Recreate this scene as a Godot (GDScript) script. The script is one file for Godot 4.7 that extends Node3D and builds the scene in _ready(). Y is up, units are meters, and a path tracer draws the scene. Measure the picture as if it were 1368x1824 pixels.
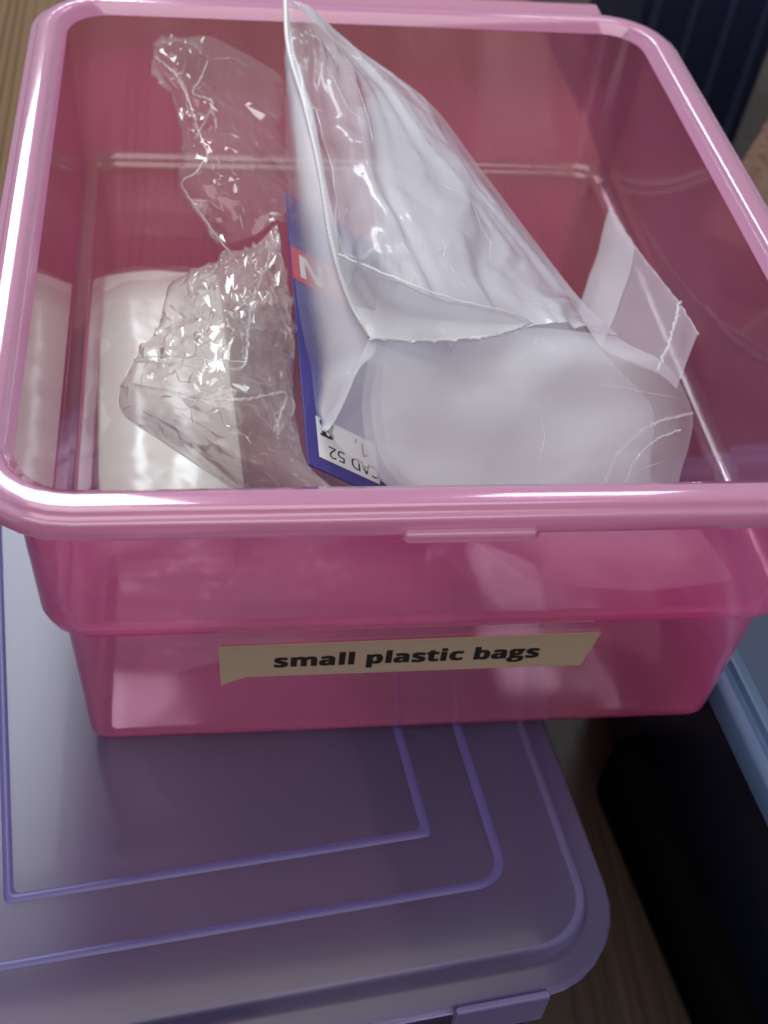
extends Node3D
# The world's origin is the middle of the pink box's front rim edge; y = 0 is the rim's top. Metres.
const FLOOR := -0.284
const LID := -0.1335            # top of the violet lid, on which the pink box stands
const W := 0.26
const D := 0.2965
var used := {}
var dice := noise(91, 0.9, 1, false)
var tremor := noise(5, 0.02, 2, false)
var grid := []      # the points of the sheet built last
var warp := noise(77, 0.02, 2, false)

# ---------------------------------------------------------------- helpers
func numbered(called: String) -> String:
	var n: int = used.get(called, 0)
	used[called] = n + 1
	return called if n == 0 else "%s_%03d" % [called, n]

func thing(called: String, label: String, category: String, at := Vector3.ZERO, turn := 0.0, group := "") -> Node3D:
	var o := Node3D.new()
	o.name = numbered(called)
	add_child(o)
	o.position = at
	o.rotation.y = turn
	o.set_meta("label", label)
	o.set_meta("category", category)
	if group:
		o.set_meta("group", group)
	return o

func part(called: String, mesh: Mesh, m: Material, parent: Node = self) -> MeshInstance3D:
	var o := MeshInstance3D.new()
	o.name = called
	o.mesh = mesh
	o.material_override = m
	parent.add_child(o, true)
	return o

func mat(c: Color, rough := 0.5) -> StandardMaterial3D:
	var m := StandardMaterial3D.new()
	m.albedo_color = c.linear_to_srgb()
	m.roughness = rough
	return m

# translucent moulded plastic: a solid that lets light through with its own tint; haze = the share that scatters
func plastic(c: Color, haze: float, rough: float, coat := 0.6) -> StandardMaterial3D:
	var m := mat(c, rough)
	m.albedo_color.a = haze
	m.transparency = BaseMaterial3D.TRANSPARENCY_ALPHA
	m.refraction_enabled = true
	m.refraction_scale = 0.049
	m.clearcoat_enabled = true
	m.clearcoat = coat
	m.clearcoat_roughness = 0.04
	return m

# plastic whose haze glows in its own deep colour when light falls through it
func glowing(c: Color, haze: float, rough: float, coat: float, deep: Color, shine := 0.33) -> StandardMaterial3D:
	var m := plastic(c, haze, rough, coat)
	m.backlight_enabled = true
	m.backlight = deep.linear_to_srgb()
	m.metallic_specular = shine
	return m

# clear film
func film(c: Color, haze: float, rough := 0.1) -> StandardMaterial3D:
	var m := mat(c, rough)
	m.albedo_color.a = haze
	m.transparency = BaseMaterial3D.TRANSPARENCY_ALPHA
	m.cull_mode = BaseMaterial3D.CULL_DISABLED
	return m

func tri(st: SurfaceTool, p: Array, n: Array) -> void:
	var order := [0, 1, 2]
	var face: Vector3 = (p[2] - p[0]).cross(p[1] - p[0])
	if face.dot(n[0] + n[1] + n[2]) < 0.0:
		order = [0, 2, 1]
	for k in order:
		st.set_normal(n[k])
		st.add_vertex(p[k])

func quad(st: SurfaceTool, a: Vector3, b: Vector3, c: Vector3, d: Vector3, na: Vector3, nb: Vector3, nc: Vector3, nd: Vector3) -> void:
	tri(st, [a, b, c], [na, nb, nc])
	tri(st, [a, c, d], [na, nc, nd])

func begin() -> SurfaceTool:
	var st := SurfaceTool.new()
	st.begin(Mesh.PRIMITIVE_TRIANGLES)
	return st

# one ring round a rounded rectangle: [position, outward direction] per point
func ring(hx: float, hz: float, r: float, inset: float, y: float, n := 7) -> Array:
	var pts := []
	var rr := maxf(r - inset, 0.0022)
	var cx := hx - inset - rr
	var cz := hz - inset - rr
	for q in 4:
		var sx := [1.0, -1.0, -1.0, 1.0][q] as float
		var sz := [1.0, 1.0, -1.0, -1.0][q] as float
		for k in n + 1:
			var a := (q + float(k) / n) * PI / 2.0
			var o := Vector3(cos(a), 0, sin(a))
			pts.append([Vector3(sx * cx, y, sz * cz) + o * rr, o])
	return pts

# a profile of (inset, y) points swept round a rounded rectangle; sharp bends stay sharp
func loft(st: SurfaceTool, prof: Array, hx: float, hz: float, r: float, closed := false, cap_first := false, cap_last := false, upward := false) -> void:
	var count := prof.size()
	var segs := count if closed else count - 1
	var normals := []
	var area := 0.0
	for i in count:
		var e: Vector2 = prof[(i + 1) % count]
		area += -prof[i].x * e.y + e.x * prof[i].y
	var side := -1.0 if (closed and area > 0.0) or (not closed and upward) else 1.0
	for i in segs:
		var d: Vector2 = prof[(i + 1) % count] - prof[i]
		normals.append(Vector2(-d.y, -d.x).normalized() * side)
	for i in segs:
		var p0: Vector2 = prof[i]
		var p1: Vector2 = prof[(i + 1) % count]
		var here: Vector2 = normals[i]
		var n0 := here
		var n1 := here
		var before := i - 1 if i > 0 else (segs - 1 if closed else -1)
		var after := i + 1 if i < segs - 1 else (0 if closed else -1)
		if before >= 0 and here.dot(normals[before]) > 0.6:
			n0 = (here + normals[before]).normalized()
		if after >= 0 and here.dot(normals[after]) > 0.6:
			n1 = (here + normals[after]).normalized()
		var a := ring(hx, hz, r, p0.x, p0.y)
		var b := ring(hx, hz, r, p1.x, p1.y)
		for k in a.size():
			var j := (k + 1) % a.size()
			quad(st, a[k][0], a[j][0], b[j][0], b[k][0],
				a[k][1] * n0.x + Vector3.UP * n0.y, a[j][1] * n0.x + Vector3.UP * n0.y, b[j][1] * n1.x + Vector3.UP * n1.y, b[k][1] * n1.x + Vector3.UP * n1.y)
	for e in 2:
		if (e == 0 and cap_first) or (e == 1 and cap_last):
			var p: Vector2 = prof[0] if e == 0 else prof[count - 1]
			var up := Vector3.DOWN if e == 0 else Vector3.UP
			var a := ring(hx, hz, r, p.x, p.y)
			for k in a.size():
				tri(st, [Vector3(0, p.y, 0), a[k][0], a[(k + 1) % a.size()][0]], [up, up, up])

func lofted(prof: Array, hx: float, hz: float, r: float, closed := false, cap_first := false, cap_last := false, upward := false) -> ArrayMesh:
	var st := begin()
	loft(st, prof, hx, hz, r, closed, cap_first, cap_last, upward)
	return st.commit()

# a box with rounded edges
func slab(st: SurfaceTool, c: Vector3, s: Vector3, b := 0.0006, turn := Basis.IDENTITY) -> void:
	var h := s * 0.5
	for axis in 3:
		for sg in [-1.0, 1.0]:
			var n := Vector3.ZERO
			n[axis] = sg
			var u := (axis + 1) % 3
			var v := (axis + 2) % 3
			var pts := []
			for k in 4:
				var p := Vector3.ZERO
				p[axis] = sg * h[axis]
				p[u] = (h[u] - b) * ([-1.0, 1.0, 1.0, -1.0][k])
				p[v] = (h[v] - b) * ([-1.0, -1.0, 1.0, 1.0][k])
				pts.append(c + turn * p)
			var nn := turn * n
			quad(st, pts[0], pts[1], pts[2], pts[3], nn, nn, nn, nn)
	for axis in 3:
		var u := (axis + 1) % 3
		var v := (axis + 2) % 3
		for su in [-1.0, 1.0]:
			for sv in [-1.0, 1.0]:
				var nu := Vector3.ZERO
				nu[u] = su
				var nv := Vector3.ZERO
				nv[v] = sv
				var along := Vector3.ZERO
				along[axis] = h[axis] - b
				var pu := nu * h[u] + nv * (h[v] - b)
				var pv := nu * (h[u] - b) + nv * h[v]
				quad(st, c + turn * (pu - along), c + turn * (pu + along), c + turn * (pv + along), c + turn * (pv - along), turn * nu, turn * nu, turn * nv, turn * nv)
	for sx in [-1.0, 1.0]:
		for sy in [-1.0, 1.0]:
			for sz in [-1.0, 1.0]:
				var sg := Vector3(sx, sy, sz)
				var i := h - Vector3(b, b, b)
				tri(st, [c + turn * (sg * Vector3(h.x, i.y, i.z)), c + turn * (sg * Vector3(i.x, h.y, i.z)), c + turn * (sg * Vector3(i.x, i.y, h.z))],
					[turn * (sg * Vector3.RIGHT), turn * (sg * Vector3.UP), turn * (sg * Vector3.BACK)])

func cat(p0: Vector3, p1: Vector3, p2: Vector3, p3: Vector3, t: float) -> Vector3:
	return p1.cubic_interpolate(p2, p0, p3, t)

func along(row: Array, t: float) -> Vector3:
	var n := row.size() - 1
	var x := clampf(t, 0.0, 1.0) * n
	var i := mini(int(x), n - 1)
	var p1: Vector3 = row[i]
	var p2: Vector3 = row[i + 1]
	var p0: Vector3 = row[i - 1] if i > 0 else p1 * 2.0 - p2
	var p3: Vector3 = row[i + 2] if i + 2 <= n else p2 * 2.0 - p1
	return cat(p0, p1, p2, p3, x - i)

func on_patch(rows: Array, u: float, v: float) -> Vector3:
	var column := []
	for r in rows:
		column.append(along(r, u) * 0.001)
	return along(column, v)

# a sheet of film over a lattice of points (millimetres); crumple(p, u, v) gives how far it stands off, in metres
func sheet(rows: Array, nu: int, nv: int, crumple: Callable, cloud = null, facets := 0) -> ArrayMesh:
	var base := []
	for j in nv + 1:
		var line := []
		for i in nu + 1:
			var ju := 0.0
			var jv := 0.0
			if facets > 0 and i > 0 and j > 0 and i < nu and j < nv:
				ju = dice.get_noise_3d(i * 91.0, j * 57.0, facets * 13.0) * 1.1
				jv = dice.get_noise_3d(i * 43.0, j * 87.0, facets * 29.0 + 7.0) * 1.1
			line.append(on_patch(rows, (i + ju) / nu, (j + jv) / nv))
		base.append(line)
	var p := []
	for j in nv + 1:
		var line := []
		for i in nu + 1:
			var n := normal_at(base, i, j, nu, nv)
			var q: Vector3 = base[j][i]
			line.append(q + n * (crumple.call(q, float(i) / nu, float(j) / nv) as float))
		p.append(line)
	grid = p
	var nn := []
	for j in nv + 1:
		var line := []
		for i in nu + 1:
			line.append(normal_at(p, i, j, nu, nv))
		nn.append(line)
	var st := begin()
	for j in nv:
		for i in nu:
			if facets > 0:      # crushed flat between sharp folds
				var q := [p[j][i], p[j][i + 1], p[j + 1][i + 1], p[j + 1][i]]
				var vn := [nn[j][i], nn[j][i + 1], nn[j + 1][i + 1], nn[j + 1][i]]
				var cut := [0, 1, 2, 0, 2, 3] if (i * 7 + j * 5 + facets) % 3 else [0, 1, 3, 1, 2, 3]
				for t in 2:
					var a: Vector3 = q[cut[t * 3]]
					var b: Vector3 = q[cut[t * 3 + 1]]
					var c: Vector3 = q[cut[t * 3 + 2]]
					var fn := (c - a).cross(b - a).normalized()
					tri(st, [a, b, c], [fn.lerp(vn[cut[t * 3]], 0.5).normalized(), fn.lerp(vn[cut[t * 3 + 1]], 0.5).normalized(), fn.lerp(vn[cut[t * 3 + 2]], 0.5).normalized()])
				continue
			if cloud != null:      # how milky the film is here
				var uu := float(i) / nu
				var thick := cloud.call(uu, float(j) / nv) as float
				st.set_color(Color(1, 1, 1, thick))
			quad(st, p[j][i], p[j][i + 1], p[j + 1][i + 1], p[j + 1][i], nn[j][i], nn[j][i + 1], nn[j + 1][i + 1], nn[j + 1][i])
	return st.commit()

func normal_at(p: Array, i: int, j: int, nu: int, nv: int) -> Vector3:
	var a: Vector3 = p[j][mini(i + 1, nu)] - p[j][maxi(i - 1, 0)]
	var b: Vector3 = p[mini(j + 1, nv)][i] - p[maxi(j - 1, 0)][i]
	var n := b.cross(a)
	return n.normalized() if n.length() > 1e-12 else Vector3.UP

# sharp creases in the sheet built last: thin ridges along jagged paths, inside u0..u1, v0..v1
func creases(count: int, sd: int, u0: float, u1: float, v0: float, v1: float, r: float) -> ArrayMesh:
	var rng := RandomNumberGenerator.new()
	rng.seed = sd
	var all := begin()
	var nv := grid.size() - 1
	var nu: int = grid[0].size() - 1
	for c in count:
		var u := rng.randf_range(u0, u1)
		var v := rng.randf_range(v0, v1)
		var a := rng.randf_range(0, TAU)
		var row := []
		var legs := rng.randi_range(1, 2)
		for k in legs:
			var far := rng.randf_range(0.06, 0.2)
			var steps := 5
			for e in steps:
				u = clampf(u + cos(a) * far / steps, 0.01, 0.99)
				v = clampf(v + sin(a) * far * 0.7 / steps, 0.01, 0.99)
				var i := mini(int(u * nu), nu - 1)
				var j := mini(int(v * nv), nv - 1)
				var fu := u * nu - i
				var fv := v * nv - j
				var q: Vector3 = (grid[j][i] as Vector3).lerp(grid[j][i + 1], fu).lerp((grid[j + 1][i] as Vector3).lerp(grid[j + 1][i + 1], fu), fv)
				row.append(q * 1000.0)
			a += rng.randf_range(-0.8, 0.8)
		all.append_from(bead(row, r * rng.randf_range(0.5, 1.3), row.size() * 2, 0.0, true), 0, Transform3D.IDENTITY)
	return all.commit()

# a thin welded edge, along points in millimetres
func bead(row: Array, r: float, steps := 40, knurl := 0.0, taper := false) -> ArrayMesh:
	var st := begin()
	var last := []
	for k in steps + 1:
		var t := float(k) / steps
		var c := along(row, t) * 0.001
		var d := (along(row, minf(t + 0.01, 1.0)) - along(row, maxf(t - 0.01, 0.0))).normalized()
		var s := d.cross(Vector3.UP if absf(d.y) < 0.9 else Vector3.RIGHT).normalized()
		var w := d.cross(s)
		var rr := r * (1.0 + knurl * (0.5 if k % 2 else -0.5))
		if taper:
			rr *= 0.15 + 0.85 * sin(t * PI)
		elif knurl == 0.0:
			rr *= 1.0 + 0.5 * tremor.get_noise_1d(k * 37.0 + row[0].x * 9.0)
			c += s * tremor.get_noise_1d(k * 21.0 + row[0].z * 7.0) * r * 1.6
		var now := []
		for q in 6:
			var o := s * cos(q * TAU / 6.0) + w * sin(q * TAU / 6.0)
			now.append([c + o * rr, o])
		if last:
			for q in 6:
				var e := (q + 1) % 6
				quad(st, last[q][0], last[e][0], now[e][0], now[q][0], last[q][1], last[e][1], now[e][1], now[q][1])
		last = now
	return st.commit()

func V(x: float, y: float, z: float) -> Vector3:
	return Vector3(x, y, z)

func noise(sd: int, freq: float, octaves := 3, ridged := true) -> FastNoiseLite:
	var n := FastNoiseLite.new()
	n.seed = sd
	n.noise_type = FastNoiseLite.TYPE_SIMPLEX_SMOOTH
	n.frequency = freq
	n.fractal_type = FastNoiseLite.FRACTAL_RIDGED if ridged else FastNoiseLite.FRACTAL_FBM
	n.fractal_octaves = octaves
	return n

# film that has been crushed: flat facets that meet in sharp folds
func folds(q: Vector3, sd: int, size: float, count := 7) -> float:
	var h := 0.0
	var w := warp.get_noise_3d(q.x * 900.0, q.y * 900.0, q.z * 900.0 + sd * 31.0) * 0.16
	for k in count:
		var a := sd * 1.7 + k * 2.399
		var d := Vector3(cos(a), 0.35 * sin(a * 3.1), sin(a))
		var f := 1.0 / (size * (0.6 + 0.55 * fmod(k * 0.618 + sd * 0.37, 1.0) + 0.12 * k))
		var t := fmod(absf(q.dot(d) * f + w + k * 0.37 + sd * 0.11 + 50.0), 1.0)
		h += absf(t - 0.5) / f
	return h / count - 0.1 * size

# long pulled folds that fan out along a bag
func streak(q: Vector3, u: float) -> float:
	var w := warp.get_noise_3d(q.x * 500.0, q.y * 500.0, q.z * 500.0)
	var h := 0.0
	for k in 3:
		var t := fmod(u * (5.0 + k * 4.3) + w * (1.2 + k * 0.5) + k * 0.31 + 20.0, 1.0)
		var fold := absf(t - 0.45) * (1.3 if t < 0.45 else 0.9)
		h += fold * (0.0042 - 0.001 * k)
	return h * (0.6 + 0.8 * absf(warp.get_noise_3d(q.z * 900.0, u * 40.0, 3.0)))

# some stretches of a film are crushed, others lie smooth
func patchy(q: Vector3) -> float:
	return smoothstep(-0.12, 0.28, warp.get_noise_3d(q.x * 2600.0, q.y * 2600.0, q.z * 2600.0))

func at(n: FastNoiseLite, p: Vector3) -> float:
	return n.get_noise_3d(p.x * 1000.0, p.y * 1000.0, p.z * 1000.0)

# a word as raised print, lying in the plane of basis b at p, text height h
func print_word(called: String, text: String, p: Vector3, b: Basis, size: float, stretch: float, m: Material, parent: Node, bold := true) -> MeshInstance3D:
	var t := TextMesh.new()
	var f := SystemFont.new()
	f.font_names = PackedStringArray(["Droid Sans"])
	f.font_weight = 700 if bold else 400
	t.font = f
	t.text = text
	t.font_size = 64
	t.pixel_size = size / 64.0
	t.depth = 0.00012
	t.curve_step = 0.5
	var o := part(called, t, m, parent)
	o.transform = Transform3D(b * Basis.from_scale(Vector3(stretch, 1, 1)), p)
	return o

# ---------------------------------------------------------------- the scene
func _ready() -> void:
	# camera
	var cam := Camera3D.new()
	cam.name = "camera"
	add_child(cam)
	cam.transform = Transform3D(Basis(Vector3(0.98944786, 0.09123798, 0.11255474), Vector3(0.01672417, 0.69972132, -0.71422011), Vector3(-0.14392095, 0.70856595, 0.69081188)), Vector3(-0.069435, 0.228099, 0.221664))
	cam.fov = rad_to_deg(2.0 * atan(912.0 / 2222.52))
	cam.near = 0.01
	cam.far = 50.0
	cam.current = true
	var ca := CameraAttributesPhysical.new()
	ca.frustum_focal_length = 30.0
	ca.frustum_focus_distance = 0.36
	ca.exposure_aperture = 11.0
	cam.attributes = ca
	# environment: the dim light of the room; the window does the rest
	var we := WorldEnvironment.new()
	we.name = "environment"
	var env := Environment.new()
	env.background_mode = Environment.BG_COLOR
	env.background_color = Color(0.3, 0.3, 0.325).linear_to_srgb()
	env.tonemap_mode = Environment.TONE_MAPPER_LINEAR
	env.tonemap_exposure = 1.0
	env.sdfgi_enabled = true
	env.ssao_enabled = true
	env.ssil_enabled = true
	we.environment = env
	add_child(we)
	# two window panes beyond and above the boxes
	window_light("window_light", Vector3(-0.36, 1.3, -1.45), Vector2(0.45, 1.2), 2.3)
	window_light("window_light", Vector3(0.66, 1.5, -1.45), Vector2(0.36, 0.4), 0.4)
	# daylight coming back from the white ceiling over the photographer
	var bounce := AreaLight3D.new()
	bounce.name = "ceiling_bounce_light"
	bounce.area_size = Vector2(2.2, 2.2)
	bounce.light_energy = 4.2
	bounce.light_color = Color(1.0, 0.97, 0.94)
	bounce.area_range = 8.0
	bounce.area_attenuation = 2.0
	bounce.shadow_enabled = true
	add_child(bounce)
	bounce.look_at_from_position(Vector3(-0.4, 2.2, 0.9), Vector3(0, -0.1, -0.1))

	build_floor()
	build_violet_box()
	build_pink_box()
	build_blue_boxes()
	build_stack()
	build_bags()

func window_light(called: String, p: Vector3, size: Vector2, energy: float) -> void:
	var l := AreaLight3D.new()
	l.name = numbered(called)
	l.area_size = size
	l.light_energy = energy
	l.light_color = Color(0.93, 0.97, 1.0)
	l.area_range = 8.0
	l.area_attenuation = 2.0
	l.shadow_enabled = true
	add_child(l)
	l.look_at_from_position(p, Vector3(p.x * 0.4, -0.1, -0.1))

func build_floor() -> void:
	var grain := Image.create(1024, 1024, false, Image.FORMAT_RGB8)
	var relief := Image.create(1024, 1024, false, Image.FORMAT_RGB8)
	var fine := noise(3, 0.02, 4, false)
	var wide := noise(5, 0.004, 3, false)
	for y in 1024:
		for x in 1024:
			var a := fine.get_noise_2d(x * 5.0 + wide.get_noise_2d(x, y * 0.4) * 60.0, y * 0.14)
			var b := wide.get_noise_2d(x * 1.5, y * 0.2)
			var t := clampf(0.5 + a * 0.9 + b * 0.4, 0.0, 1.0)
			grain.set_pixel(x, y, Color(0.026, 0.017, 0.011).lerp(Color(0.045, 0.029, 0.019), t).linear_to_srgb())
			relief.set_pixel(x, y, Color(t, t, t))
	var m := StandardMaterial3D.new()
	m.albedo_texture = ImageTexture.create_from_image(grain)
	m.heightmap_enabled = true
	m.heightmap_texture = ImageTexture.create_from_image(relief)
	m.heightmap_scale = 0.03
	m.roughness = 0.45
	m.uv1_scale = Vector3(8, 8, 1)
	var p := PlaneMesh.new()
	p.size = Vector2(6, 6)
	var o := part("floor", p, m)
	o.position = Vector3(0, FLOOR, -1.0)
	o.set_meta("kind", "structure")
	o.set_meta("label", "brown wooden floor with straight grain under the boxes")
	# big corrugated carton: the rear half of the pink box stands on it
	var carton := thing("cardboard_box", "large brown corrugated cardboard box behind and under the pink box", "cardboard box", Vector3(-0.26, FLOOR + 0.0004, -0.65))
	var h := LID - FLOOR - 0.0006
	var tone := mat(Color(0.165, 0.098, 0.047), 0.85)
	var base := begin()
	slab(base, Vector3(0, (h - 0.002) * 0.5, 0), Vector3(0.84, h - 0.002, 0.8), 0.002)
	part("shell", base.commit(), tone, carton)
	var lat := []
	for j in 4:
		var line := []
		for i in 4:
			line.append(Vector3(-419 + i * 279.3, h * 1000.0 - 1.2, -399 + j * 266))
		lat.append(line)
	var uneven := noise(61, 0.01, 2, false)
	part("ribbed_top", sheet(lat, 1100, 6, func(q: Vector3, _u: float, _v: float) -> float:
		var x := q.x * 1000.0 + uneven.get_noise_2d(q.x * 1500.0, q.z * 120.0) * 6.0
		return 0.0014 * sin(x * TAU / 5.0) * (1.0 + uneven.get_noise_2d(q.x * 4000.0, 9.0)) + uneven.get_noise_2d(q.x * 2500.0, 40.0) * 0.0003), tone, carton)
	# brown fleece, folded in layers, behind on the right
	var fleece := thing("blanket", "shaggy brown blanket folded in a pile, beside the navy crate", "blanket", Vector3(0.40, FLOOR + 0.0006, -0.45), -0.58)
	var rm := mat(Color(0.13, 0.07, 0.05), 0.9)
	rm.rim_enabled = true
	rm.rim = 0.3
	for k in 3:
		var st := begin()
		slab(st, Vector3(0.002 * k, 0.02 + k * 0.0405, 0.003 * k), Vector3(0.23, 0.04, 0.31), 0.014)
		part("fold", st.commit(), rm, fleece)
	var rows := []
	for j in 4:
		var line := []
		for i in 4:
			line.append(Vector3(-114 + i * 77, 121.5 - (9.0 if j == 0 or j == 3 or i == 0 or i == 3 else 0.0), -152 + j * 103))
		rows.append(line)
	var tuft := noise(9, 0.09, 3)
	part("pile", sheet(rows, 150, 190, func(q: Vector3, _u: float, _v: float) -> float:
		return at(tuft, Vector3(q.x * 0.45 + q.z * 0.3, 0, q.z * 1.5 - q.x * 0.5)) * 0.005 + 0.004), rm, fleece)

func build_pink_box() -> void:
	var pink := glowing(Color(0.94, 0.6, 0.74), 0.11, 0.07, 0.4, Color(0.36, 0.032, 0.145), 0.45)
	var hx := W / 2
	var hz := D / 2
	var box := thing("storage_box", "open translucent pink plastic storage box full of small plastic bags", "storage box", Vector3(0, LID + 0.0005, -hz))
	var up := -LID - 0.0005      # the builder below counts y from the rim
	var body := []
	for q in [Vector2(0.0118, -0.0042), Vector2(0.0118, -0.012), Vector2(0.0146, -0.0615), Vector2(0.0158, -0.0648), Vector2(0.0182, -0.0662), Vector2(0.0202, -0.0668),
			Vector2(0.0209, -0.068), Vector2(0.0245, -0.1265), Vector2(0.0262, -0.1305), Vector2(0.0305, -0.133),
			Vector2(0.031, -0.1312), Vector2(0.0276, -0.1290), Vector2(0.0262, -0.1262),
			Vector2(0.0226, -0.068), Vector2(0.0216, -0.0656), Vector2(0.0196, -0.0648), Vector2(0.0176, -0.0638), Vector2(0.0163, -0.0610), Vector2(0.0135, -0.012), Vector2(0.0135, -0.0042)]:
		body.append(q + Vector2(0, up))
	var st := begin()
	loft(st, body, hx, hz, 0.030, true)
	# floor of the box: closes the foot ring from below and from above
	for e in 2:
		var p: Vector2 = body[9] if e == 0 else body[10]
		var a := ring(hx, hz, 0.030, p.x, p.y)
		var n := Vector3.DOWN if e == 0 else Vector3.UP
		for k in a.size():
			tri(st, [Vector3(0, p.y, 0), a[k][0], a[(k + 1) % a.size()][0]], [n, n, n])
	part("body", st.commit(), pink, box)
	var rim := []
	for q in [Vector2(0.0, -0.0078), Vector2(0.0, -0.0030), Vector2(0.0003, -0.0024), Vector2(0.0009, -0.0021), Vector2(0.0022, -0.0020), Vector2(0.0026, -0.0016), Vector2(0.0028, -0.0010), Vector2(0.0034, -0.0003), Vector2(0.0046, 0.0), Vector2(0.0088, 0.0), Vector2(0.0100, -0.0005), Vector2(0.0106, -0.0016), Vector2(0.0137, -0.0036), Vector2(0.0138, -0.0040),
			Vector2(0.0104, -0.0038), Vector2(0.0090, -0.0018), Vector2(0.0046, -0.0018), Vector2(0.0036, -0.0036), Vector2(0.0020, -0.0040), Vector2(0.0016, -0.0078), Vector2(0.0012, -0.0082), Vector2(0.0003, -0.0082)]:
		rim.append(q + Vector2(0, up))
	part("rim", lofted(rim, hx, hz, 0.030, true), glowing(Color(0.93, 0.56, 0.79), 0.36, 0.12, 1.0, Color(0.26, 0.07, 0.17), 0.5), box)
	# latch tab under the front rim, and the hinge flange at the back
	st = begin()
	slab(st, Vector3(0, up - 0.0076, hz + 0.0008), Vector3(0.036, 0.0046, 0.0036), 0.0016)
	part("latch_tab", st.commit(), glowing(Color(0.93, 0.5, 0.72), 0.4, 0.16, 0.8, Color(0.26, 0.06, 0.16), 0.5), box)
	st = begin()
	slab(st, Vector3(0.012, up - 0.0055, -hz - 0.0085), Vector3(0.19, 0.0022, 0.016), 0.0008)
	part("hinge_flange", st.commit(), glowing(Color(0.93, 0.5, 0.72), 0.4, 0.16, 0.8, Color(0.26, 0.06, 0.16), 0.5), box)
	# masking tape label on the front
	var slope := atan2(0.0036, 0.0585)
	var face := Basis(Vector3.RIGHT, slope)     # leans with the wall: its top is nearer the camera
	var m := mat(Color(1, 1, 1), 0.6)
	var crepe := NoiseTexture2D.new()
	crepe.width = 512
	crepe.height = 512
	crepe.seamless = true
	crepe.noise = noise(83, 0.05, 4, false)
	var shade := Gradient.new()
	shade.colors = PackedColorArray([Color(0.45, 0.33, 0.23).linear_to_srgb(), Color(0.52, 0.39, 0.28).linear_to_srgb()])
	crepe.color_ramp = shade
	m.albedo_texture = crepe
	m.uv1_triplanar = true
	m.uv1_scale = Vector3(26, 90, 26)

	st = begin()
	var outline := PackedVector2Array([Vector2(-0.0640, -0.0783), Vector2(-0.0636, -0.0885), Vector2(-0.0632, -0.0992), Vector2(-0.060, -0.0972), Vector2(-0.0555, -0.0948), Vector2(-0.02, -0.0948), Vector2(0.02, -0.0946), Vector2(0.0495, -0.0946), Vector2(0.0512, -0.0950), Vector2(0.0524, -0.0944), Vector2(0.0529, -0.0922), Vector2(0.0530, -0.090), Vector2(0.0537, -0.0875), Vector2(0.0552, -0.0767), Vector2(0.02, -0.0770), Vector2(-0.02, -0.0776)])
	var idx := Geometry2D.triangulate_polygon(outline)
	var nrm := face * Vector3.BACK
	for k in range(0, idx.size(), 3):
		var tp := []
		for e in 3:
			var o: Vector2 = outline[idx[k + e]]
			tp.append(on_wall(o.x, o.y, 0.0003, up))
		tri(st, tp, [nrm, nrm, nrm])
		tri(st, [tp[0] - nrm * 0.00018, tp[1] - nrm * 0.00018, tp[2] - nrm * 0.00018], [-nrm, -nrm, -nrm])
	for k in outline.size():
		var a: Vector2 = outline[k]
		var b: Vector2 = outline[(k + 1) % outline.size()]
		var pa := on_wall(a.x, a.y, 0.0003, up)
		var pb := on_wall(b.x, b.y, 0.0003, up)
		var n := (pb - pa).cross(nrm).normalized()
		quad(st, pa, pb, pb - nrm * 0.00018, pa - nrm * 0.00018, n, n, n, n)
	var tape := part("tape_label", st.commit(), m, box)
	tape.set_meta("label", "beige masking tape label lettered small plastic bags")
	var black := mat(Color(0.012, 0.008, 0.008), 0.6)
	for k in 4:     # heavy type: struck four times, a hair apart
		print_word("lettering", "small plastic bags", on_wall(-0.0050 + (k % 2 - 0.5) * 0.00042, -0.0863 + (k / 2 - 0.5) * 0.00026, 0.0004 + k * 0.00003, up), face * Basis(Vector3.BACK, 0.008), 0.0086, 1.15, black, tape)

# a point in front of the pink box's lower front wall, in the box's own space (x, y counted from the rim)
func on_wall(x: float, y: float, off: float, up: float) -> Vector3:
	var inset := 0.0209 + (-0.068 - y) * (0.0036 / 0.0585)
	return Vector3(x, y + up, D / 2 - inset + off)

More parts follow.
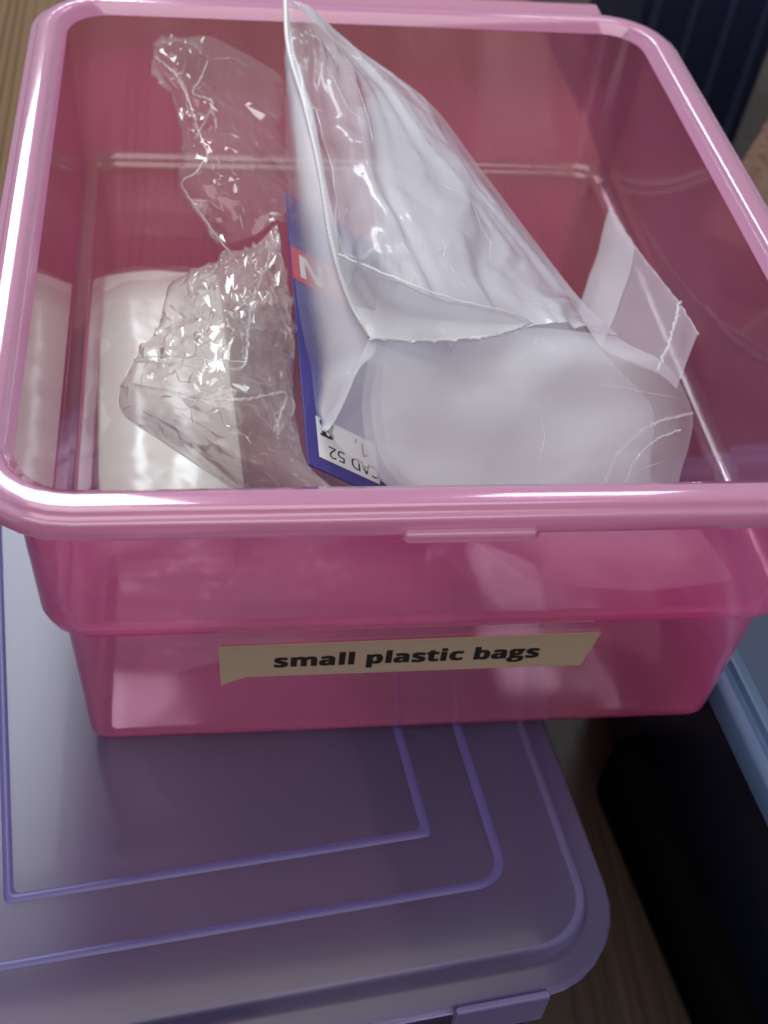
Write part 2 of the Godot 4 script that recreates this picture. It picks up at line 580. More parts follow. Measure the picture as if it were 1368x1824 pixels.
func build_violet_box() -> void:
	var turn := deg_to_rad(6.5)
	var hx := 0.119
	var hz := 0.14
	var corner := Vector3(0.0615, 0, 0.061)
	var mid := corner - Basis(Vector3.UP, turn) * Vector3(hx, 0, hz)
	var box := thing("storage_box", "large lidded translucent violet storage box that the pink box stands on", "storage box", Vector3(mid.x, FLOOR + 0.001, mid.z), turn)
	var top := LID - FLOOR - 0.001
	var lid := []
	for q in [Vector2(0.0, -0.011), Vector2(0.0, -0.0072), Vector2(0.001, -0.0062), Vector2(0.0065, -0.006), Vector2(0.0085, -0.0048), Vector2(0.0095, -0.0012), Vector2(0.011, 0.0), Vector2(0.0315, 0.0), Vector2(0.0545, 0.0)]:
		lid.append(q + Vector2(0, top))
	var st := begin()
	loft(st, lid, hx, hz, 0.030, false, false, true, true)
	var under := []
	for q in [Vector2(0.0545, -0.0032), Vector2(0.0125, -0.0026), Vector2(0.0105, -0.0075), Vector2(0.0020, -0.0085), Vector2(0.0018, -0.011), Vector2(0.0, -0.011)]:
		under.append(q + Vector2(0, top))
	loft(st, under, hx, hz, 0.030, false, false, false, true)
	var a := ring(hx, hz, 0.030, 0.0545, top - 0.0032)
	for k in a.size():
		tri(st, [Vector3(0, top - 0.0032, 0), a[k][0], a[(k + 1) % a.size()][0]], [Vector3.DOWN, Vector3.DOWN, Vector3.DOWN])
	part("lid", st.commit(), glowing(Color(0.5, 0.44, 0.74), 0.07, 0.3, 0.05, Color(0.05, 0.045, 0.13), 0.16), box)
	var edge := glowing(Color(0.3, 0.26, 0.62), 0.25, 0.35, 0.0, Color(0.05, 0.04, 0.16), 0.25)
	for inset in [0.0322, 0.0528]:
		var rib := []
		for q in [Vector2(0.0, 0.0001), Vector2(0.0006, 0.0004), Vector2(0.0012, 0.00055), Vector2(0.0018, 0.00055), Vector2(0.0024, 0.0004), Vector2(0.003, 0.0001)]:
			rib.append(q + Vector2(inset, top))
		part("raised_line", lofted(rib, hx, hz, 0.043 if inset < 0.04 else 0.055, true), edge, box)
	for x in [-0.016, 0.075]:       # clasps on the front
		st = begin()
		slab(st, Vector3(x, top - (0.0085 if x < 0.0 else 0.0135), hz + 0.0012), Vector3(0.042 if x < 0.0 else 0.03, 0.018 if x < 0.0 else 0.016, 0.003), 0.0011)
		part("clasp", st.commit(), plastic(Color(0.2, 0.19, 0.62) if x < 0.0 else Color(0.4, 0.36, 0.7), 0.3, 0.3, 0.1), box)
	var h := top - 0.012
	var body := [Vector2(0.003, h + 0.002), Vector2(0.003, h - 0.004), Vector2(0.009, h - 0.006), Vector2(0.018, 0.004), Vector2(0.022, 0.0), Vector2(0.0225, 0.002), Vector2(0.020, 0.005), Vector2(0.011, h - 0.006), Vector2(0.0046, h - 0.002), Vector2(0.0046, h + 0.002)]
	st = begin()
	loft(st, body, hx, hz, 0.030, true)
	for e in 2:
		var p: Vector2 = body[4] if e == 0 else body[5]
		a = ring(hx, hz, 0.030, p.x, p.y)
		var n := Vector3.DOWN if e == 0 else Vector3.UP
		for k in a.size():
			tri(st, [Vector3(0, p.y, 0), a[k][0], a[(k + 1) % a.size()][0]], [n, n, n])
	part("body", st.commit(), glowing(Color(0.5, 0.44, 0.74), 0.07, 0.3, 0.05, Color(0.05, 0.045, 0.13), 0.16), box)
	# what shows dimly through the lid
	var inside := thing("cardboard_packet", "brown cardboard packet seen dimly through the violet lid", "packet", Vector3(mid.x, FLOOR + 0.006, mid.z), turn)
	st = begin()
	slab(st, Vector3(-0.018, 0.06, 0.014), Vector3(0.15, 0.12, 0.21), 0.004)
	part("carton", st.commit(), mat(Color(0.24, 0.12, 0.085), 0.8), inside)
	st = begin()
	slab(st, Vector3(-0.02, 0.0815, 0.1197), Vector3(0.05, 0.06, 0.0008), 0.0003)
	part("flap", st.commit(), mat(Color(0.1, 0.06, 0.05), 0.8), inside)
	var shade_fill := thing("shade_fill", "dark slabs added for the unlit inside beside the cardboard packet under the violet lid", "shade_fill", Vector3(mid.x, FLOOR + 0.006, mid.z), turn)  # plain dark slabs added to stand for the shade inside the box
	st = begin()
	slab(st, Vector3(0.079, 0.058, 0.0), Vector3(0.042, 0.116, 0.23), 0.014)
	part("fold", st.commit(), mat(Color(0.035, 0.018, 0.045), 0.9), shade_fill)
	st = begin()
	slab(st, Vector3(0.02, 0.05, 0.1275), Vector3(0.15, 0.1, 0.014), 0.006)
	part("fold", st.commit(), mat(Color(0.05, 0.028, 0.045), 0.9), shade_fill)

func build_blue_boxes() -> void:
	# tall blue box on the right, cut by the picture's edge
	var navy := mat(Color(0.012, 0.016, 0.04), 0.3)
	var turn := deg_to_rad(5.7)
	var b := Basis(Vector3.UP, turn)
	var hx := 0.12
	var hz := 0.15
	var p := Vector3(0.1235, 0, -0.02) + b * Vector3(hx, 0, 0)
	var box := thing("storage_box", "dark blue storage box with a paler blue stepped rim, right of the pink box", "storage box", Vector3(p.x, FLOOR + 0.001, p.z), turn)
	var top := -0.142 - FLOOR
	var body := [Vector2(0.008, top - 0.012), Vector2(0.016, 0.006), Vector2(0.020, 0.0), Vector2(0.021, 0.0025), Vector2(0.0185, 0.0065), Vector2(0.0102, top - 0.012)]
	var st := begin()
	loft(st, body, hx, hz, 0.026, true)
	for e in 2:
		var q: Vector2 = body[2] if e == 0 else body[3]
		var a := ring(hx, hz, 0.026, q.x, q.y)
		var n := Vector3.DOWN if e == 0 else Vector3.UP
		for k in a.size():
			tri(st, [Vector3(0, q.y, 0), a[k][0], a[(k + 1) % a.size()][0]], [n, n, n])
	part("body", st.commit(), navy, box)
	var rim := []
	for q in [Vector2(0, -0.013), Vector2(0, -0.003), Vector2(0.0008, -0.0016), Vector2(0.0045, -0.0010), Vector2(0.0054, -0.0026), Vector2(0.0082, -0.0030), Vector2(0.0092, -0.0004), Vector2(0.0130, 0.0), Vector2(0.0142, -0.0012), Vector2(0.0142, -0.013), Vector2(0.0085, -0.0115)]:
		rim.append(q + Vector2(0, top))
	var rm := mat(Color(0.1, 0.17, 0.3), 0.28)
	part("rim", lofted(rim, hx, hz, 0.026, true), rm, box)
	# lid sheet just under the rim
	st = begin()
	slab(st, Vector3(0, top - 0.006, 0), Vector3(hx * 2 - 0.03, 0.002, hz * 2 - 0.03), 0.0006)
	part("lid_panel", st.commit(), mat(Color(0.05, 0.08, 0.16), 0.3), box)

	# low black block added for the deep shade between violet and blue boxes
	turn = deg_to_rad(7.5)
	b = Basis(Vector3.UP, turn)
	p = Vector3(0.112, 0, -0.10) + b * Vector3(0.022, 0, 0.15)
	var gap_shade := thing("gap_shade", "black block standing in for the shade in the gap between violet and blue boxes", "gap_shade", Vector3(p.x, FLOOR + 0.0005, p.z), turn)
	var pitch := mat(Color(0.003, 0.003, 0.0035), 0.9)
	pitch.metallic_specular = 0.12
	part("shell", lofted([Vector2(0.003, 0.0), Vector2(0.0, 0.003), Vector2(0.0005, 0.026), Vector2(0.002, 0.031), Vector2(0.005, 0.034), Vector2(0.010, 0.035)], 0.022, 0.15, 0.016, false, true, true, true), pitch, gap_shade)

	# ribbed navy crate behind on the right
	var crate := thing("crate", "navy blue plastic crate with upright ribs, standing behind the pink box", "crate", Vector3(0.323, FLOOR + 0.0006, -0.765), deg_to_rad(-3))
	var cm := mat(Color(0.012, 0.018, 0.055), 0.5)
	var wall := [Vector2(0.0, 0.24), Vector2(0.012, 0.012), Vector2(0.016, 0.003), Vector2(0.022, 0.0), Vector2(0.023, 0.003), Vector2(0.0185, 0.006), Vector2(0.0025, 0.24)]
	st = begin()
	loft(st, wall, 0.06, 0.10, 0.018, true)
	for e in 2:
		var q: Vector2 = wall[3] if e == 0 else wall[4]
		var a := ring(0.06, 0.10, 0.018, q.x, q.y)
		var n := Vector3.DOWN if e == 0 else Vector3.UP
		for k in a.size():
			tri(st, [Vector3(0, q.y, 0), a[k][0], a[(k + 1) % a.size()][0]], [n, n, n])
	part("body", st.commit(), cm, crate)
	part("rim", lofted([Vector2(-0.004, 0.232), Vector2(-0.004, 0.243), Vector2(-0.002, 0.245), Vector2(0.003, 0.245), Vector2(0.003, 0.2405), Vector2(-0.0005, 0.2405), Vector2(-0.001, 0.232)], 0.06, 0.10, 0.018, true), cm, crate)
	var rib := CapsuleMesh.new()
	rib.radius = 0.0035
	rib.height = 0.215
	rib.radial_segments = 12
	rib.rings = 3
	var ribm := mat(Color(0.026, 0.034, 0.085), 0.45)
	for x in [-0.046, -0.018, 0.01, 0.036]:
		var r := part("rib", rib, ribm, crate)
		r.position = Vector3(x, 0.124, 0.0945)
		r.rotation.x = 0.052

func build_stack() -> void:
	# white bags lying flat in a bundle, in the box on the left
	var bundle := thing("bag_bundle", "flat bundle of white plastic bags lying in the pink box on the left", "bag bundle", Vector3(-0.0815, LID + 0.0032, -0.158), 0.05)
	var soft := noise(21, 0.03, 2, false)
	var m := mat(Color(0.74, 0.7, 0.64), 0.5)
	for k in 6:
		var st := begin()
		var o := Vector3(at(soft, Vector3(k * 0.3, 0, 0)) * 0.006, 0.0036 + k * 0.0062, at(soft, Vector3(0, k * 0.3, 0)) * 0.008)
		slab(st, o, Vector3(0.044, 0.0058, 0.136), 0.0024, Basis(Vector3.UP, at(soft, Vector3(0.1, 0, k * 0.4)) * 0.16))
		part("bag_fold", st.commit(), m, bundle)
	var rows := []
	for j in 6:
		var line := []
		for i in 5:
			var x := -25.0 + i * 13.0
			var z := -92.0 + j * 35.0
			var y := 41.5 - (14.0 if j == 0 else 0.0) - (5.0 if i == 0 or i == 4 else 0.0) - (6.0 if j == 5 else 0.0)
			line.append(Vector3(x, y, z))
		rows.append(line)
	var drape := []
	for j in 7:
		var line := []
		for i in 5:
			var side := 1.0 if i == 0 or i == 4 else 0.0
			var tip := 1.0 if j == 0 or j == 6 else 0.0
			line.append(Vector3(-24.5 + i * 12.25, 39.5 - side * 2.0 - tip * 3.0 + (1.5 if i == 2 else 0.0), -69 + j * 23.0))
		drape.append(line)
	var cloudy := mat(Color(0.86, 0.83, 0.78), 0.5)
	cloudy.albedo_color.a = 0.75
	cloudy.transparency = BaseMaterial3D.TRANSPARENCY_ALPHA
	for k in 2:
		var top := part("bag_fold", sheet(drape, 50, 110, func(q: Vector3, _u: float, _v: float) -> float: return folds(q, 41 + k * 3, 0.03, 5) * 0.14 + at(soft, Vector3(q.x * 0.25, q.y, q.z * 2.4)) * 0.0011), cloudy, bundle)
		top.position = Vector3(0.001 * k, 0.0012 * k, -0.006 * k)
	part("creases", creases(14, 61, 0.05, 0.95, 0.03, 0.95, 0.00018), film(Color(0.95, 0.94, 0.92), 0.3, 0.06), bundle)
	var crease := noise(33, 0.05, 3)
	part("wrapper", sheet(rows, 40, 80, func(q: Vector3, _u: float, _v: float) -> float: return folds(q, 25, 0.03) * 0.12 + at(crease, q) * 0.0003 + 0.001), film(Color(0.85, 0.8, 0.77), 0.12, 0.25), bundle)

func build_bags() -> void:
	var white := mat(Color(0.74, 0.75, 0.8), 0.6)
	white.albedo_color.a = 0.5
	white.transparency = BaseMaterial3D.TRANSPARENCY_ALPHA
	var milky := mat(Color(0.8, 0.81, 0.87), 0.4)
	milky.transparency = BaseMaterial3D.TRANSPARENCY_ALPHA
	milky.vertex_color_use_as_albedo = true
	milky.clearcoat_enabled = true
	milky.clearcoat = 1.0
	milky.clearcoat_roughness = 0.06
	var pocket := mat(Color(0.84, 0.9, 0.94), 0.35)
	pocket.albedo_color.a = 0.78
	pocket.transparency = BaseMaterial3D.TRANSPARENCY_ALPHA
	pocket.clearcoat_enabled = true
	pocket.clearcoat = 1.0
	pocket.clearcoat_roughness = 0.05
	var frosted := mat(Color(0.8, 0.81, 0.87), 0.42)
	frosted.transparency = BaseMaterial3D.TRANSPARENCY_ALPHA
	frosted.vertex_color_use_as_albedo = true
	frosted.clearcoat_enabled = true
	frosted.clearcoat = 0.35
	frosted.clearcoat_roughness = 0.25
	var clear := film(Color(0.6, 0.55, 0.52), 0.2, 0.05)
	var weld := film(Color(0.9, 0.9, 0.9), 0.55, 0.2)
	var fold_film := film(Color(0.95, 0.95, 0.97), 0.22, 0.04)
	for m in [white, milky, frosted, pocket]:      # light falls through film from behind
		m.backlight_enabled = true
		m.backlight = Color(0.36, 0.37, 0.4).linear_to_srgb()
	var big := noise(41, 0.018, 2)
	var mid := noise(43, 0.045, 3)
	var tiny := noise(47, 0.12, 3)

	# 1. the big milky bag
	var main_face := [[V(-36, 33, -225), V(-35, 32, -225), V(-34, 31, -225), V(-33, 29, -225)],
		[V(-36, 25, -200), V(-25, 22, -205), V(-13, 13, -220), V(-5, 7, -235)],
		[V(-32, 18, -175), V(-18, 20, -175), V(4, 6, -200), V(22, -10, -230)],
		[V(-29, 12, -145), V(-13, 16, -140), V(13, 2, -165), V(40, -25, -210)],
		[V(-27, 4, -115), V(-10, 13, -105), V(22, -3, -130), V(57, -35, -175)],
		[V(-23, -3, -95), V(-4, 5, -85), V(30, -9, -105), V(66, -35, -140)],
		[V(-17.4, -7.4, -81.8), V(4.6, -10.9, -85), V(37.7, -13.4, -93.9), V(66.1, -18.6, -97)]]
	var front_face := [[V(-17.4, -7.4, -81.8), V(-1, -10.2, -83.9), V(18.1, -11.3, -87.8), V(37.7, -13.4, -93.9), V(65.9, -19.4, -97.5)],
		[V(-22.8, -12, -72.9), V(-3.2, -15.5, -72.4), V(18.8, -20.8, -77.5), V(46.8, -22, -82.7), V(78.3, -28.2, -92.8)],
		[V(-27.9, -16.7, -64), V(-5.8, -22.4, -63.9), V(22.4, -26.3, -66), V(51.6, -30.9, -73.1), V(86.8, -36, -88.1)],
		[V(-33.1, -21, -55.6), V(-8.4, -28.8, -55.2), V(23.3, -33.8, -58), V(55, -37, -62.7), V(89.1, -43.5, -81.6)],
		[V(-22.8, -29.5, -48.7), V(-1.3, -34, -48.4), V(24.4, -39.9, -51.2), V(56.1, -43.8, -53.9), V(84.4, -52.2, -68.7)],
		[V(-5.6, -37.9, -44.6), V(11, -40.9, -42.9), V(29.7, -44.9, -44), V(57, -50.4, -46.2), V(83.9, -57.4, -60.7)],
		[V(13.5, -49.2, -36.9), V(27.2, -49.9, -35.5), V(42.4, -53.5, -36), V(64.1, -58.2, -37.3), V(88.8, -66.6, -48.9)],
		[V(30.4, -59.5, -29.8), V(43.1, -61.3, -28.3), V(57, -63.9, -27.9), V(73, -67.2, -29.1), V(99, -76.7, -37.7)]]
	var left_face := [[V(-35.7, 32.4, -226), V(-35.7, 32.6, -226), V(-35.6, 33.2, -225)],
		[V(-36.1, 19.3, -210), V(-36.1, 23.1, -203), V(-33.6, 23.6, -199)],
		[V(-36.9, 4.2, -185), V(-34.3, 13, -175), V(-28.6, 15.0, -171)],
		[V(-36.9, -10.3, -150), V(-32.9, 2.6, -130), V(-25.2, 6.2, -121)],
		[V(-35.4, -22.5, -112), V(-28.2, -11.8, -95), V(-15.2, -8.8, -84.3)],
		[V(-32.7, -32.3, -92), V(-28.2, -22.9, -82), V(-20.5, -14.7, -74.4)],
		[V(-32.2, -32, -75), V(-30.8, -28.9, -72), V(-28.1, -21.4, -61.5)],
		[V(-31.5, -32.8, -69), V(-33.1, -21.9, -56), V(-31.9, -22.5, -55.7)]]
	var inner := [[V(-4, 2, -215), V(3, 1, -217), V(11, -6, -228)],
		[V(-2, -9, -178), V(16, -9, -178), V(40, -32, -213)],
		[V(-4, -10, -130), V(26, -15, -135), V(60, -40, -168)],
		[V(-11.3, -12.6, -87.3), V(26.5, -17.3, -94.8), V(60.4, -24.2, -99.2)],
		[V(-14.1, -24.3, -69), V(28.7, -31.6, -74.4), V(80, -41.4, -86.7)],
		[V(-6.2, -38.3, -51.1), V(31.1, -44.2, -56.6), V(78.1, -57.5, -67.5)],
		[V(31.2, -57.4, -40.6), V(56.7, -62.4, -41.1), V(88.4, -73, -46.5)]]
	var flap := [[V(-25.6, 5.6, -105), V(-13, 15.7, -79), V(4, 10.8, -76), V(23.7, 1.5, -82), V(33.3, -5.9, -87)],
		[V(-21.5, -2.4, -94), V(-8.3, 3.8, -80), V(7.2, 1.7, -78), V(22.8, -2.9, -83), V(33.3, -5.9, -87)],
		[V(-17.6, -7, -80), V(-3.8, -3.7, -75), V(10.9, -2.2, -74), V(23.7, -5.3, -81), V(33.3, -5.9, -87)]]
	var bag := thing("plastic_bag", "tall milky plastic bag with a pointed tip, biggest in the pink box", "plastic bag")
	part("back_panel", sheet(main_face, 70, 110, func(q: Vector3, u: float, v: float) -> float:
		var s := smoothstep(0.0, 0.06, v)
		return s * (streak(q, u) * (1.0 - smoothstep(0.8, 1.0, u)) * smoothstep(0.05, 0.3, u) + at(big, q) * 0.0008 * (1.0 - smoothstep(0.7, 1.0, u)) + folds(q, 3, 0.03) * 0.12 * (1.0 - smoothstep(0.3, 0.6, u)) + folds(q, 4, 0.011) * (0.3 + 1.1 * exp(-pow((v - 0.17) / 0.05, 2.0)) + 0.9 * exp(-pow((v - 0.47) / 0.06, 2.0)) + 1.0 * exp(-pow((v - 0.72) / 0.06, 2.0))) * smoothstep(0.1, 0.2, v) * smoothstep(0.02, 0.1, u) * (1.0 - smoothstep(0.2, 0.4, u))),
		func(u: float, v: float) -> float: return lerpf(0.36, 0.66, smoothstep(0.15, 0.6, u)) + 0.2 * smoothstep(0.4, 0.65, v) * (1.0 - smoothstep(0.3, 0.6, u)) - 0.15 * (1.0 - smoothstep(0.0, 0.3, v)) + 0.06 * sin(u * 21.0 + v * 7.0)), milky, bag)
	part("creases", creases(26, 5, 0.04, 0.8, 0.1, 0.9, 0.00022), fold_film, bag)
	part("crease", bead([V(-13.4, 11.7, -138), V(-10.2, 9.6, -128), V(-9.1, 7.4, -120), V(-12.8, 3.9, -114), V(-18.1, 2.6, -108), V(-24.2, 4.1, -107), V(-18.5, 5.3, -98), V(-12.7, 9, -90), V(-7, 10.6, -82)], 0.0005, 120), fold_film, bag)
	part("front_panel", sheet(front_face, 90, 90, func(q: Vector3, _u: float, v: float) -> float:
		return smoothstep(0.0, 0.15, v) * (folds(q, 5, 0.075, 4) * 0.24 + folds(q, 6, 0.03, 5) * 0.14),
		func(u: float, v: float) -> float: return 0.55 - 0.15 * (1.0 - smoothstep(0.0, 0.2, u)) + 0.05 * sin(u * 14.0 + v * 9.0) - 0.2 * smoothstep(0.84, 1.0, u)), frosted, bag)
	part("creases", creases(6, 25, 0.05, 0.95, 0.1, 0.6, 0.0002), fold_film, bag)
	part("side_panel", sheet(left_face, 24, 70, func(q: Vector3, _u: float, v: float) -> float:
		return smoothstep(0.0, 0.15, v) * at(big, q) * 0.001,
		func(u: float, v: float) -> float: return lerpf(0.25, 0.82, smoothstep(0.1, 0.5, u)) + 0.06 * sin(v * 9.0)), milky, bag)
	part("folded_corner", sheet(flap, 60, 30, func(q: Vector3, _u: float, _v: float) -> float: return folds(q, 8, 0.012) * 0.35), pocket, bag)
	var fold := [flap[0][0], flap[0][1], flap[0][2], flap[0][3], flap[0][4]]
	part("fold_edge", bead(fold, 0.0004), weld, bag)
	part("fold_edge", bead(flap[2], 0.0006), mat(Color(0.8, 0.82, 0.85), 0.3), bag)
	part("fold_edge", bead([V(56.5, -43.5, -53.5), V(62, -39.1, -62.2), V(70.9, -36.2, -69.8), V(79.6, -35.4, -74.4), V(90.6, -35.7, -78.2)], 0.0005), fold_film, bag)
	part("fold_edge", bead([V(64.2, -44.7, -54.6), V(68, -41.1, -61.5), V(75.9, -38.6, -68.2), V(85.7, -38, -72.9)], 0.0004), fold_film, bag)
	var weld_row := []
	for r in main_face:
		weld_row.append(r[0])
	part("seam", bead(weld_row, 0.0008, 180, 0.35), mat(Color(0.8, 0.8, 0.8), 0.4), bag)
	# the bags packed in it
	var pack := thing("bag_stack", "white stack of small bags packed inside the tall milky bag", "bag stack")
	for k in 3:
		var o := part("bag_layer", sheet(inner, 20, 40, func(q: Vector3, _u: float, _v: float) -> float: return at(big, q + Vector3(0, 0, k * 0.1)) * 0.002), white, pack)
		o.position = Vector3(-0.002, -0.005, -0.003) * k

	# 2. printed card under it
	build_card()

	# 3. crumpled clear bag, front left
	var crumple := [[V(-64, -29, -150), V(-52, -26, -150), V(-47, -20, -150), V(-41, -16, -155)],
		[V(-77, -27, -130), V(-65, -17, -120), V(-52, -15, -120), V(-39, -24, -130)],
		[V(-81, -30, -115), V(-67, -14, -95), V(-53, -14, -95), V(-39, -30, -110)],
		[V(-89, -32, -100), V(-71, -14, -75), V(-55, -14, -75), V(-39, -33, -90)],
		[V(-93, -38, -85), V(-74, -16, -62), V(-54, -14, -60), V(-39, -32, -70)],
		[V(-80, -43, -75), V(-66, -28, -55), V(-51, -25, -52), V(-37, -34, -55)],
		[V(-58, -50, -60), V(-49, -42, -50), V(-39, -38, -45), V(-29, -36, -45)]]
	var cb := thing("plastic_bag", "crumpled clear plastic bag over the white bundle, left of the printed card", "plastic bag")
	part("film", sheet(crumple, 34, 40, func(q: Vector3, u: float, v: float) -> float:
		var e := smoothstep(0.0, 0.08, minf(minf(u, 1.0 - u), minf(v, 1.0 - v)))
		return e * (folds(q, 11, 0.02) * 0.65 * (1.0 - 0.75 * smoothstep(0.55, 0.75, v)) + folds(q, 12, 0.009) * 0.7 * smoothstep(0.3, 0.7, u) * (1.0 - smoothstep(0.45, 0.6, v))) + e * dice.get_noise_3d(u * 2400.0, v * 3100.0, 5.0) * 0.0026 * patchy(q) * (1.0 - 0.85 * smoothstep(0.5, 0.68, v)), null, 1), clear, cb)
	part("creases", creases(18, 7, 0.1, 0.98, 0.05, 0.75, 0.00017), fold_film, cb)
	part("creases", creases(6, 8, 0.05, 0.9, 0.6, 0.95, 0.0002), fold_film, cb)
	var under := part("film", sheet(crumple, 23, 31, func(q: Vector3, u: float, v: float) -> float:
		var e := smoothstep(0.0, 0.08, minf(minf(u, 1.0 - u), minf(v, 1.0 - v)))
		return e * (folds(q, 31, 0.018) * 0.5 + folds(q, 32, 0.008) * 0.5) - 0.004 * e + e * dice.get_noise_3d(u * 2900.0, v * 2100.0, 15.0) * 0.0028 * patchy(q), null, 2), clear, cb)
	under.position.y = -0.0006
	part("creases", creases(8, 17, 0.1, 0.98, 0.05, 0.9, 0.0002), fold_film, cb)
	part("crease", bead([V(-88.4, -30.2, -98), V(-75.5, -13.5, -76), V(-63.9, -9.3, -69), V(-55.6, -10.1, -71), V(-53.5, -11, -88), V(-51.5, -14, -108), V(-46, -19.5, -133), V(-41.1, -15.9, -148)], 0.0004, 120), fold_film, cb)
	part("crease", bead([V(-89.1, -31.2, -88), V(-79, -19.1, -71), V(-65.8, -11.4, -58), V(-54.5, -9.8, -56), V(-42.9, -22.1, -73), V(-44.3, -25.7, -68), V(-47.1, -24.1, -58)], 0.0004, 120), fold_film, cb)
	var rim_row := []
	for k in [0, 1, 2, 3, 4, 5, 6]:
		rim_row.append(crumple[k][0])
	part("bag_edge", bead(rim_row, 0.0002, 60), weld, cb)
	part("bag_edge", bead([V(-89, -31, -100), V(-78, -20, -88), V(-66, -12, -76), V(-55, -11, -74)], 0.0002), weld, cb)

	# 4. thin clear bag standing up behind it
	var upper := [[V(-83, 6, -235), V(-73, 9, -235), V(-58, 6, -240), V(-34, -8, -240)],
		[V(-81, 6, -220), V(-73, 9, -210), V(-61, 0, -220), V(-35, -13, -220)],
		[V(-73, -1, -200), V(-67, -0, -195), V(-55, -7, -200), V(-35, -18, -200)],
		[V(-71, -10, -185), V(-64, -5, -180), V(-52, -7, -180), V(-34, -18, -180)],
		[V(-73, -14, -175), V(-64, -11, -165), V(-52, -11, -165), V(-36, -20, -165)],
		[V(-60, -27, -160), V(-54, -23, -155), V(-48, -21, -155), V(-39, -16, -155)]]
	var ub := thing("plastic_bag", "thin clear bag mouth standing up behind the crumpled bag, back left corner", "plastic bag")
	part("film", sheet(upper, 24, 40, func(q: Vector3, u: float, v: float) -> float:
		var e := smoothstep(0.0, 0.06, minf(u, 1.0 - u))
		return e * (folds(q, 14, 0.02) * 0.6 + folds(q, 15, 0.008) * 0.45 * (1.0 - smoothstep(0.2, 0.5, u))) + e * dice.get_noise_3d(u * 2100.0, v * 3300.0, 25.0) * 0.0026 * patchy(q) * (1.0 - smoothstep(0.3, 0.8, u)), null, 3), film(Color(0.85, 0.8, 0.8), 0.08, 0.05), ub)
	part("creases", creases(8, 9, 0.02, 0.6, 0.05, 0.95, 0.0002), fold_film, ub)
	part("crease", bead([V(-82.3, 7.6, -226), V(-75.1, 8.8, -211), V(-71.1, 5.5, -203), V(-68.8, 3.2, -193), V(-67, -0.5, -188), V(-64, -2.4, -176)], 0.00035, 80), fold_film, ub)
	part("crease", bead([V(-63.2, 12, -215), V(-66, 7.4, -210), V(-68.7, 4.5, -205), V(-62.2, 6.7, -195), V(-64.9, 0.6, -192), V(-67.8, -1.8, -187)], 0.00035, 80), fold_film, ub)
	part("bag_edge", bead([V(-64, -5, -180), V(-68, -9, -175), V(-73, -14, -175), V(-66, -21, -166), V(-60, -27, -160), V(-54, -32, -154)], 0.0003), weld, ub)

	# 5. small zip bag leaning on the right wall
	var zip := [[V(107, -59, -236), V(108, -55, -200), V(109, -45, -150), V(105, -36, -120)],
		[V(97, -68, -212), V(96, -61, -172), V(100, -46, -130), V(97, -36, -105)],
		[V(85, -75, -185), V(82, -62, -145), V(88, -43, -107), V(87, -33, -87)]]
	var zb := thing("zip_bag", "small clear zip bag with a white strip, leaning on the right wall", "zip bag")
	part("film", sheet(zip, 40, 24, func(q: Vector3, _u: float, _v: float) -> float: return at(big, q) * 0.001), film(Color(0.55, 0.5, 0.57), 0.5, 0.16), zb)
	var strip := [[zip[0][0] + V(-1, 1, 1), V(106.5, -57, -220), zip[0][1] + V(-1, 1, 1)], [zip[1][0] + V(-1, 1, 1), V(95, -63, -190), zip[1][1] + V(-1, 1, 1)], [zip[2][0] + V(-1, 1, 1), V(82, -68, -165), zip[2][1] + V(-1, 1, 1)]]
	part("white_strip", sheet(strip, 16, 24, func(q: Vector3, _u: float, _v: float) -> float: return at(big, q) * 0.001), white, zb)
	part("zip_line", bead([zip[0][2] + V(0, 1, 0), zip[1][2] + V(0, 1, 0), zip[2][2] + V(0, 1, 0)], 0.0006), weld, zb)
	part("bag_edge", bead(zip[0], 0.0003), weld, zb)

	# 5b. a loose bag lying low along the front wall
	var low := []
	for j in 5:
		var line := []
		for i in 7:
			var x := -96.0 + i * 30.5
			line.append(Vector3(x, -124.0 + [6.0, 22.0, 34.0, 40.0, 26.0][j] * (0.75 + 0.25 * sin(i * 1.9 + j)) * (1.0 if i > 0 and i < 6 else 0.5), -104.0 + j * 16.5))
		low.append(line)
	var loose := thing("plastic_bag", "cloudy crumpled bag lying low behind the front wall and its label", "plastic bag")
	var haze := mat(Color(0.78, 0.76, 0.76), 0.4)
	haze.albedo_color.a = 0.25
	haze.transparency = BaseMaterial3D.TRANSPARENCY_ALPHA
	haze.clearcoat_enabled = true
	haze.clearcoat_roughness = 0.08
	part("film", sheet(low, 60, 28, func(q: Vector3, u: float, v: float) -> float:
		return folds(q, 51, 0.03) * 0.4 + dice.get_noise_3d(u * 3300.0, v * 1500.0, 45.0) * 0.0016 * patchy(q), null, 5), haze, loose)

	# 6. loose scraps of film seen through the front wall
	var bits := [[[V(-92, -50, -45), V(-83, -53, -45), V(-77, -63, -45)], [V(-104, -60, -50), V(-97, -60, -40), V(-92, -66, -45)], [V(-103, -88, -45), V(-101, -79, -40), V(-98, -76, -45)]],
		[[V(2, -63, -50), V(10, -65, -50), V(14, -68, -50)], [V(3, -77, -50), V(5, -61, -40), V(18, -83, -50)], [V(5, -86, -50), V(13, -86, -50), V(20, -83, -50)]]]
	var said := ["clear film corner behind the front wall, by the left corner", "crumpled film corner behind the front wall, under the latch tab"]
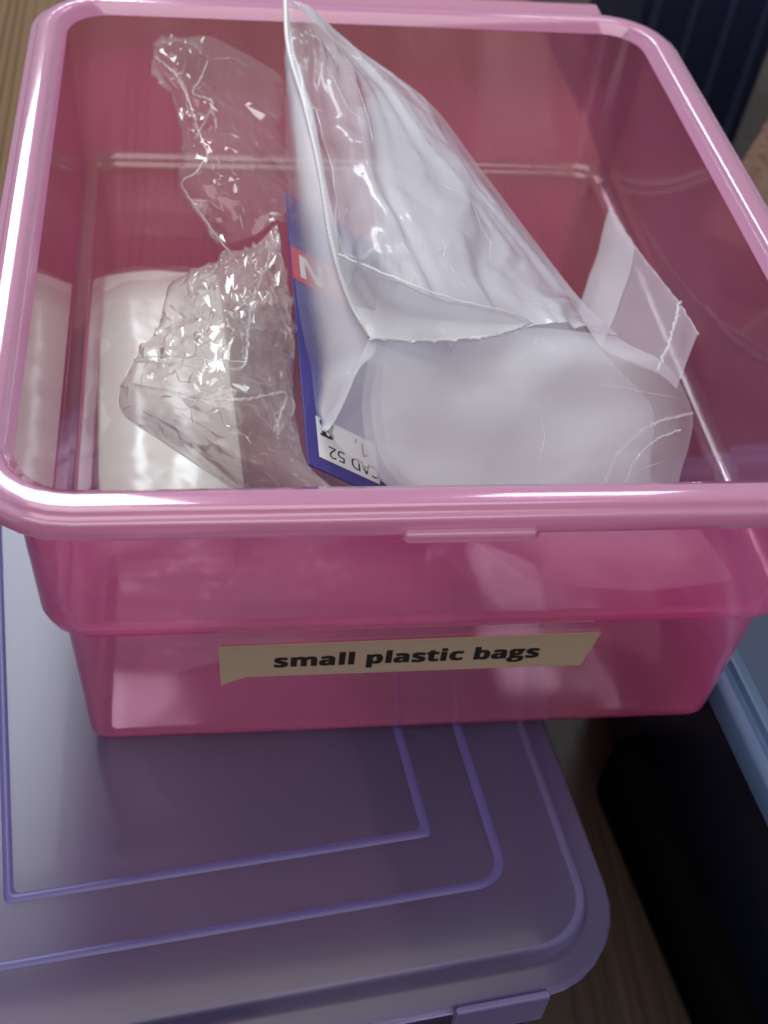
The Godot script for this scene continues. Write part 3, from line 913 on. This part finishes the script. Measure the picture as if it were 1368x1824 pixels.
	for k in 2:
		var s := thing("film_corner", said[k], "plastic bag")
		part("film", sheet(bits[k], 30, 30, func(q: Vector3, _u: float, _v: float) -> float: return folds(q, 21, 0.014) * 0.3), film(Color(0.9, 0.9, 0.92), 0.25, 0.1), s)

func build_card() -> void:
	var a := Vector3(-0.0367, -0.0349, -0.055)
	var ex := (Vector3(0.0424, -0.0881, -0.06) - a).normalized()
	var left := Vector3(-0.0386, -0.0221, -0.17) - a
	var ey := (left - ex * left.dot(ex)).normalized()
	var ez := ex.cross(ey).normalized()
	var b := Basis(ex, ey, ez)
	var card := thing("printed_card", "blue printed card with a red stripe and a white price label", "card")
	card.transform = Transform3D(b, a)
	var blue := mat(Color(0.06, 0.05, 0.24), 0.35)
	var red := mat(Color(0.6, 0.05, 0.08), 0.35)
	var paper := mat(Color(0.75, 0.75, 0.74), 0.6)
	var ink := mat(Color(0.02, 0.02, 0.025), 0.6)
	var st := begin()
	slab(st, Vector3(0.05, 0.065, 0), Vector3(0.1, 0.13, 0.0007), 0.0002)
	part("board", st.commit(), blue, card)
	st = begin()
	slab(st, Vector3(0.05, 0.092, 0.00045), Vector3(0.0998, 0.017, 0.0002), 0.00005)
	var stripe := part("red_stripe", st.commit(), red, card)
	var over := Basis(Vector3.BACK, PI)
	print_word("lettering", "N", Vector3(0.0085, 0.092, 0.0006), over, 0.016, 1.0, paper, stripe)
	st = begin()
	slab(st, Vector3(0.0165, 0.0135, 0.00045), Vector3(0.024, 0.017, 0.0002), 0.00005)
	var lab := part("price_label", st.commit(), paper, card)
	print_word("lettering", "CAD 52", Vector3(0.0185, 0.009, 0.0006), over, 0.0058, 1.0, ink, lab, false)
	print_word("lettering", "g", Vector3(0.0085, 0.0165, 0.0006), over, 0.0095, 1.2, ink, lab)
	print_word("lettering", "1,", Vector3(0.022, 0.0165, 0.0006), over, 0.0075, 1.0, ink, lab, false)
	print_word("red_print", "S", Vector3(0.011, 0.04, 0.0004), over, 0.01, 1.0, red, card, false)
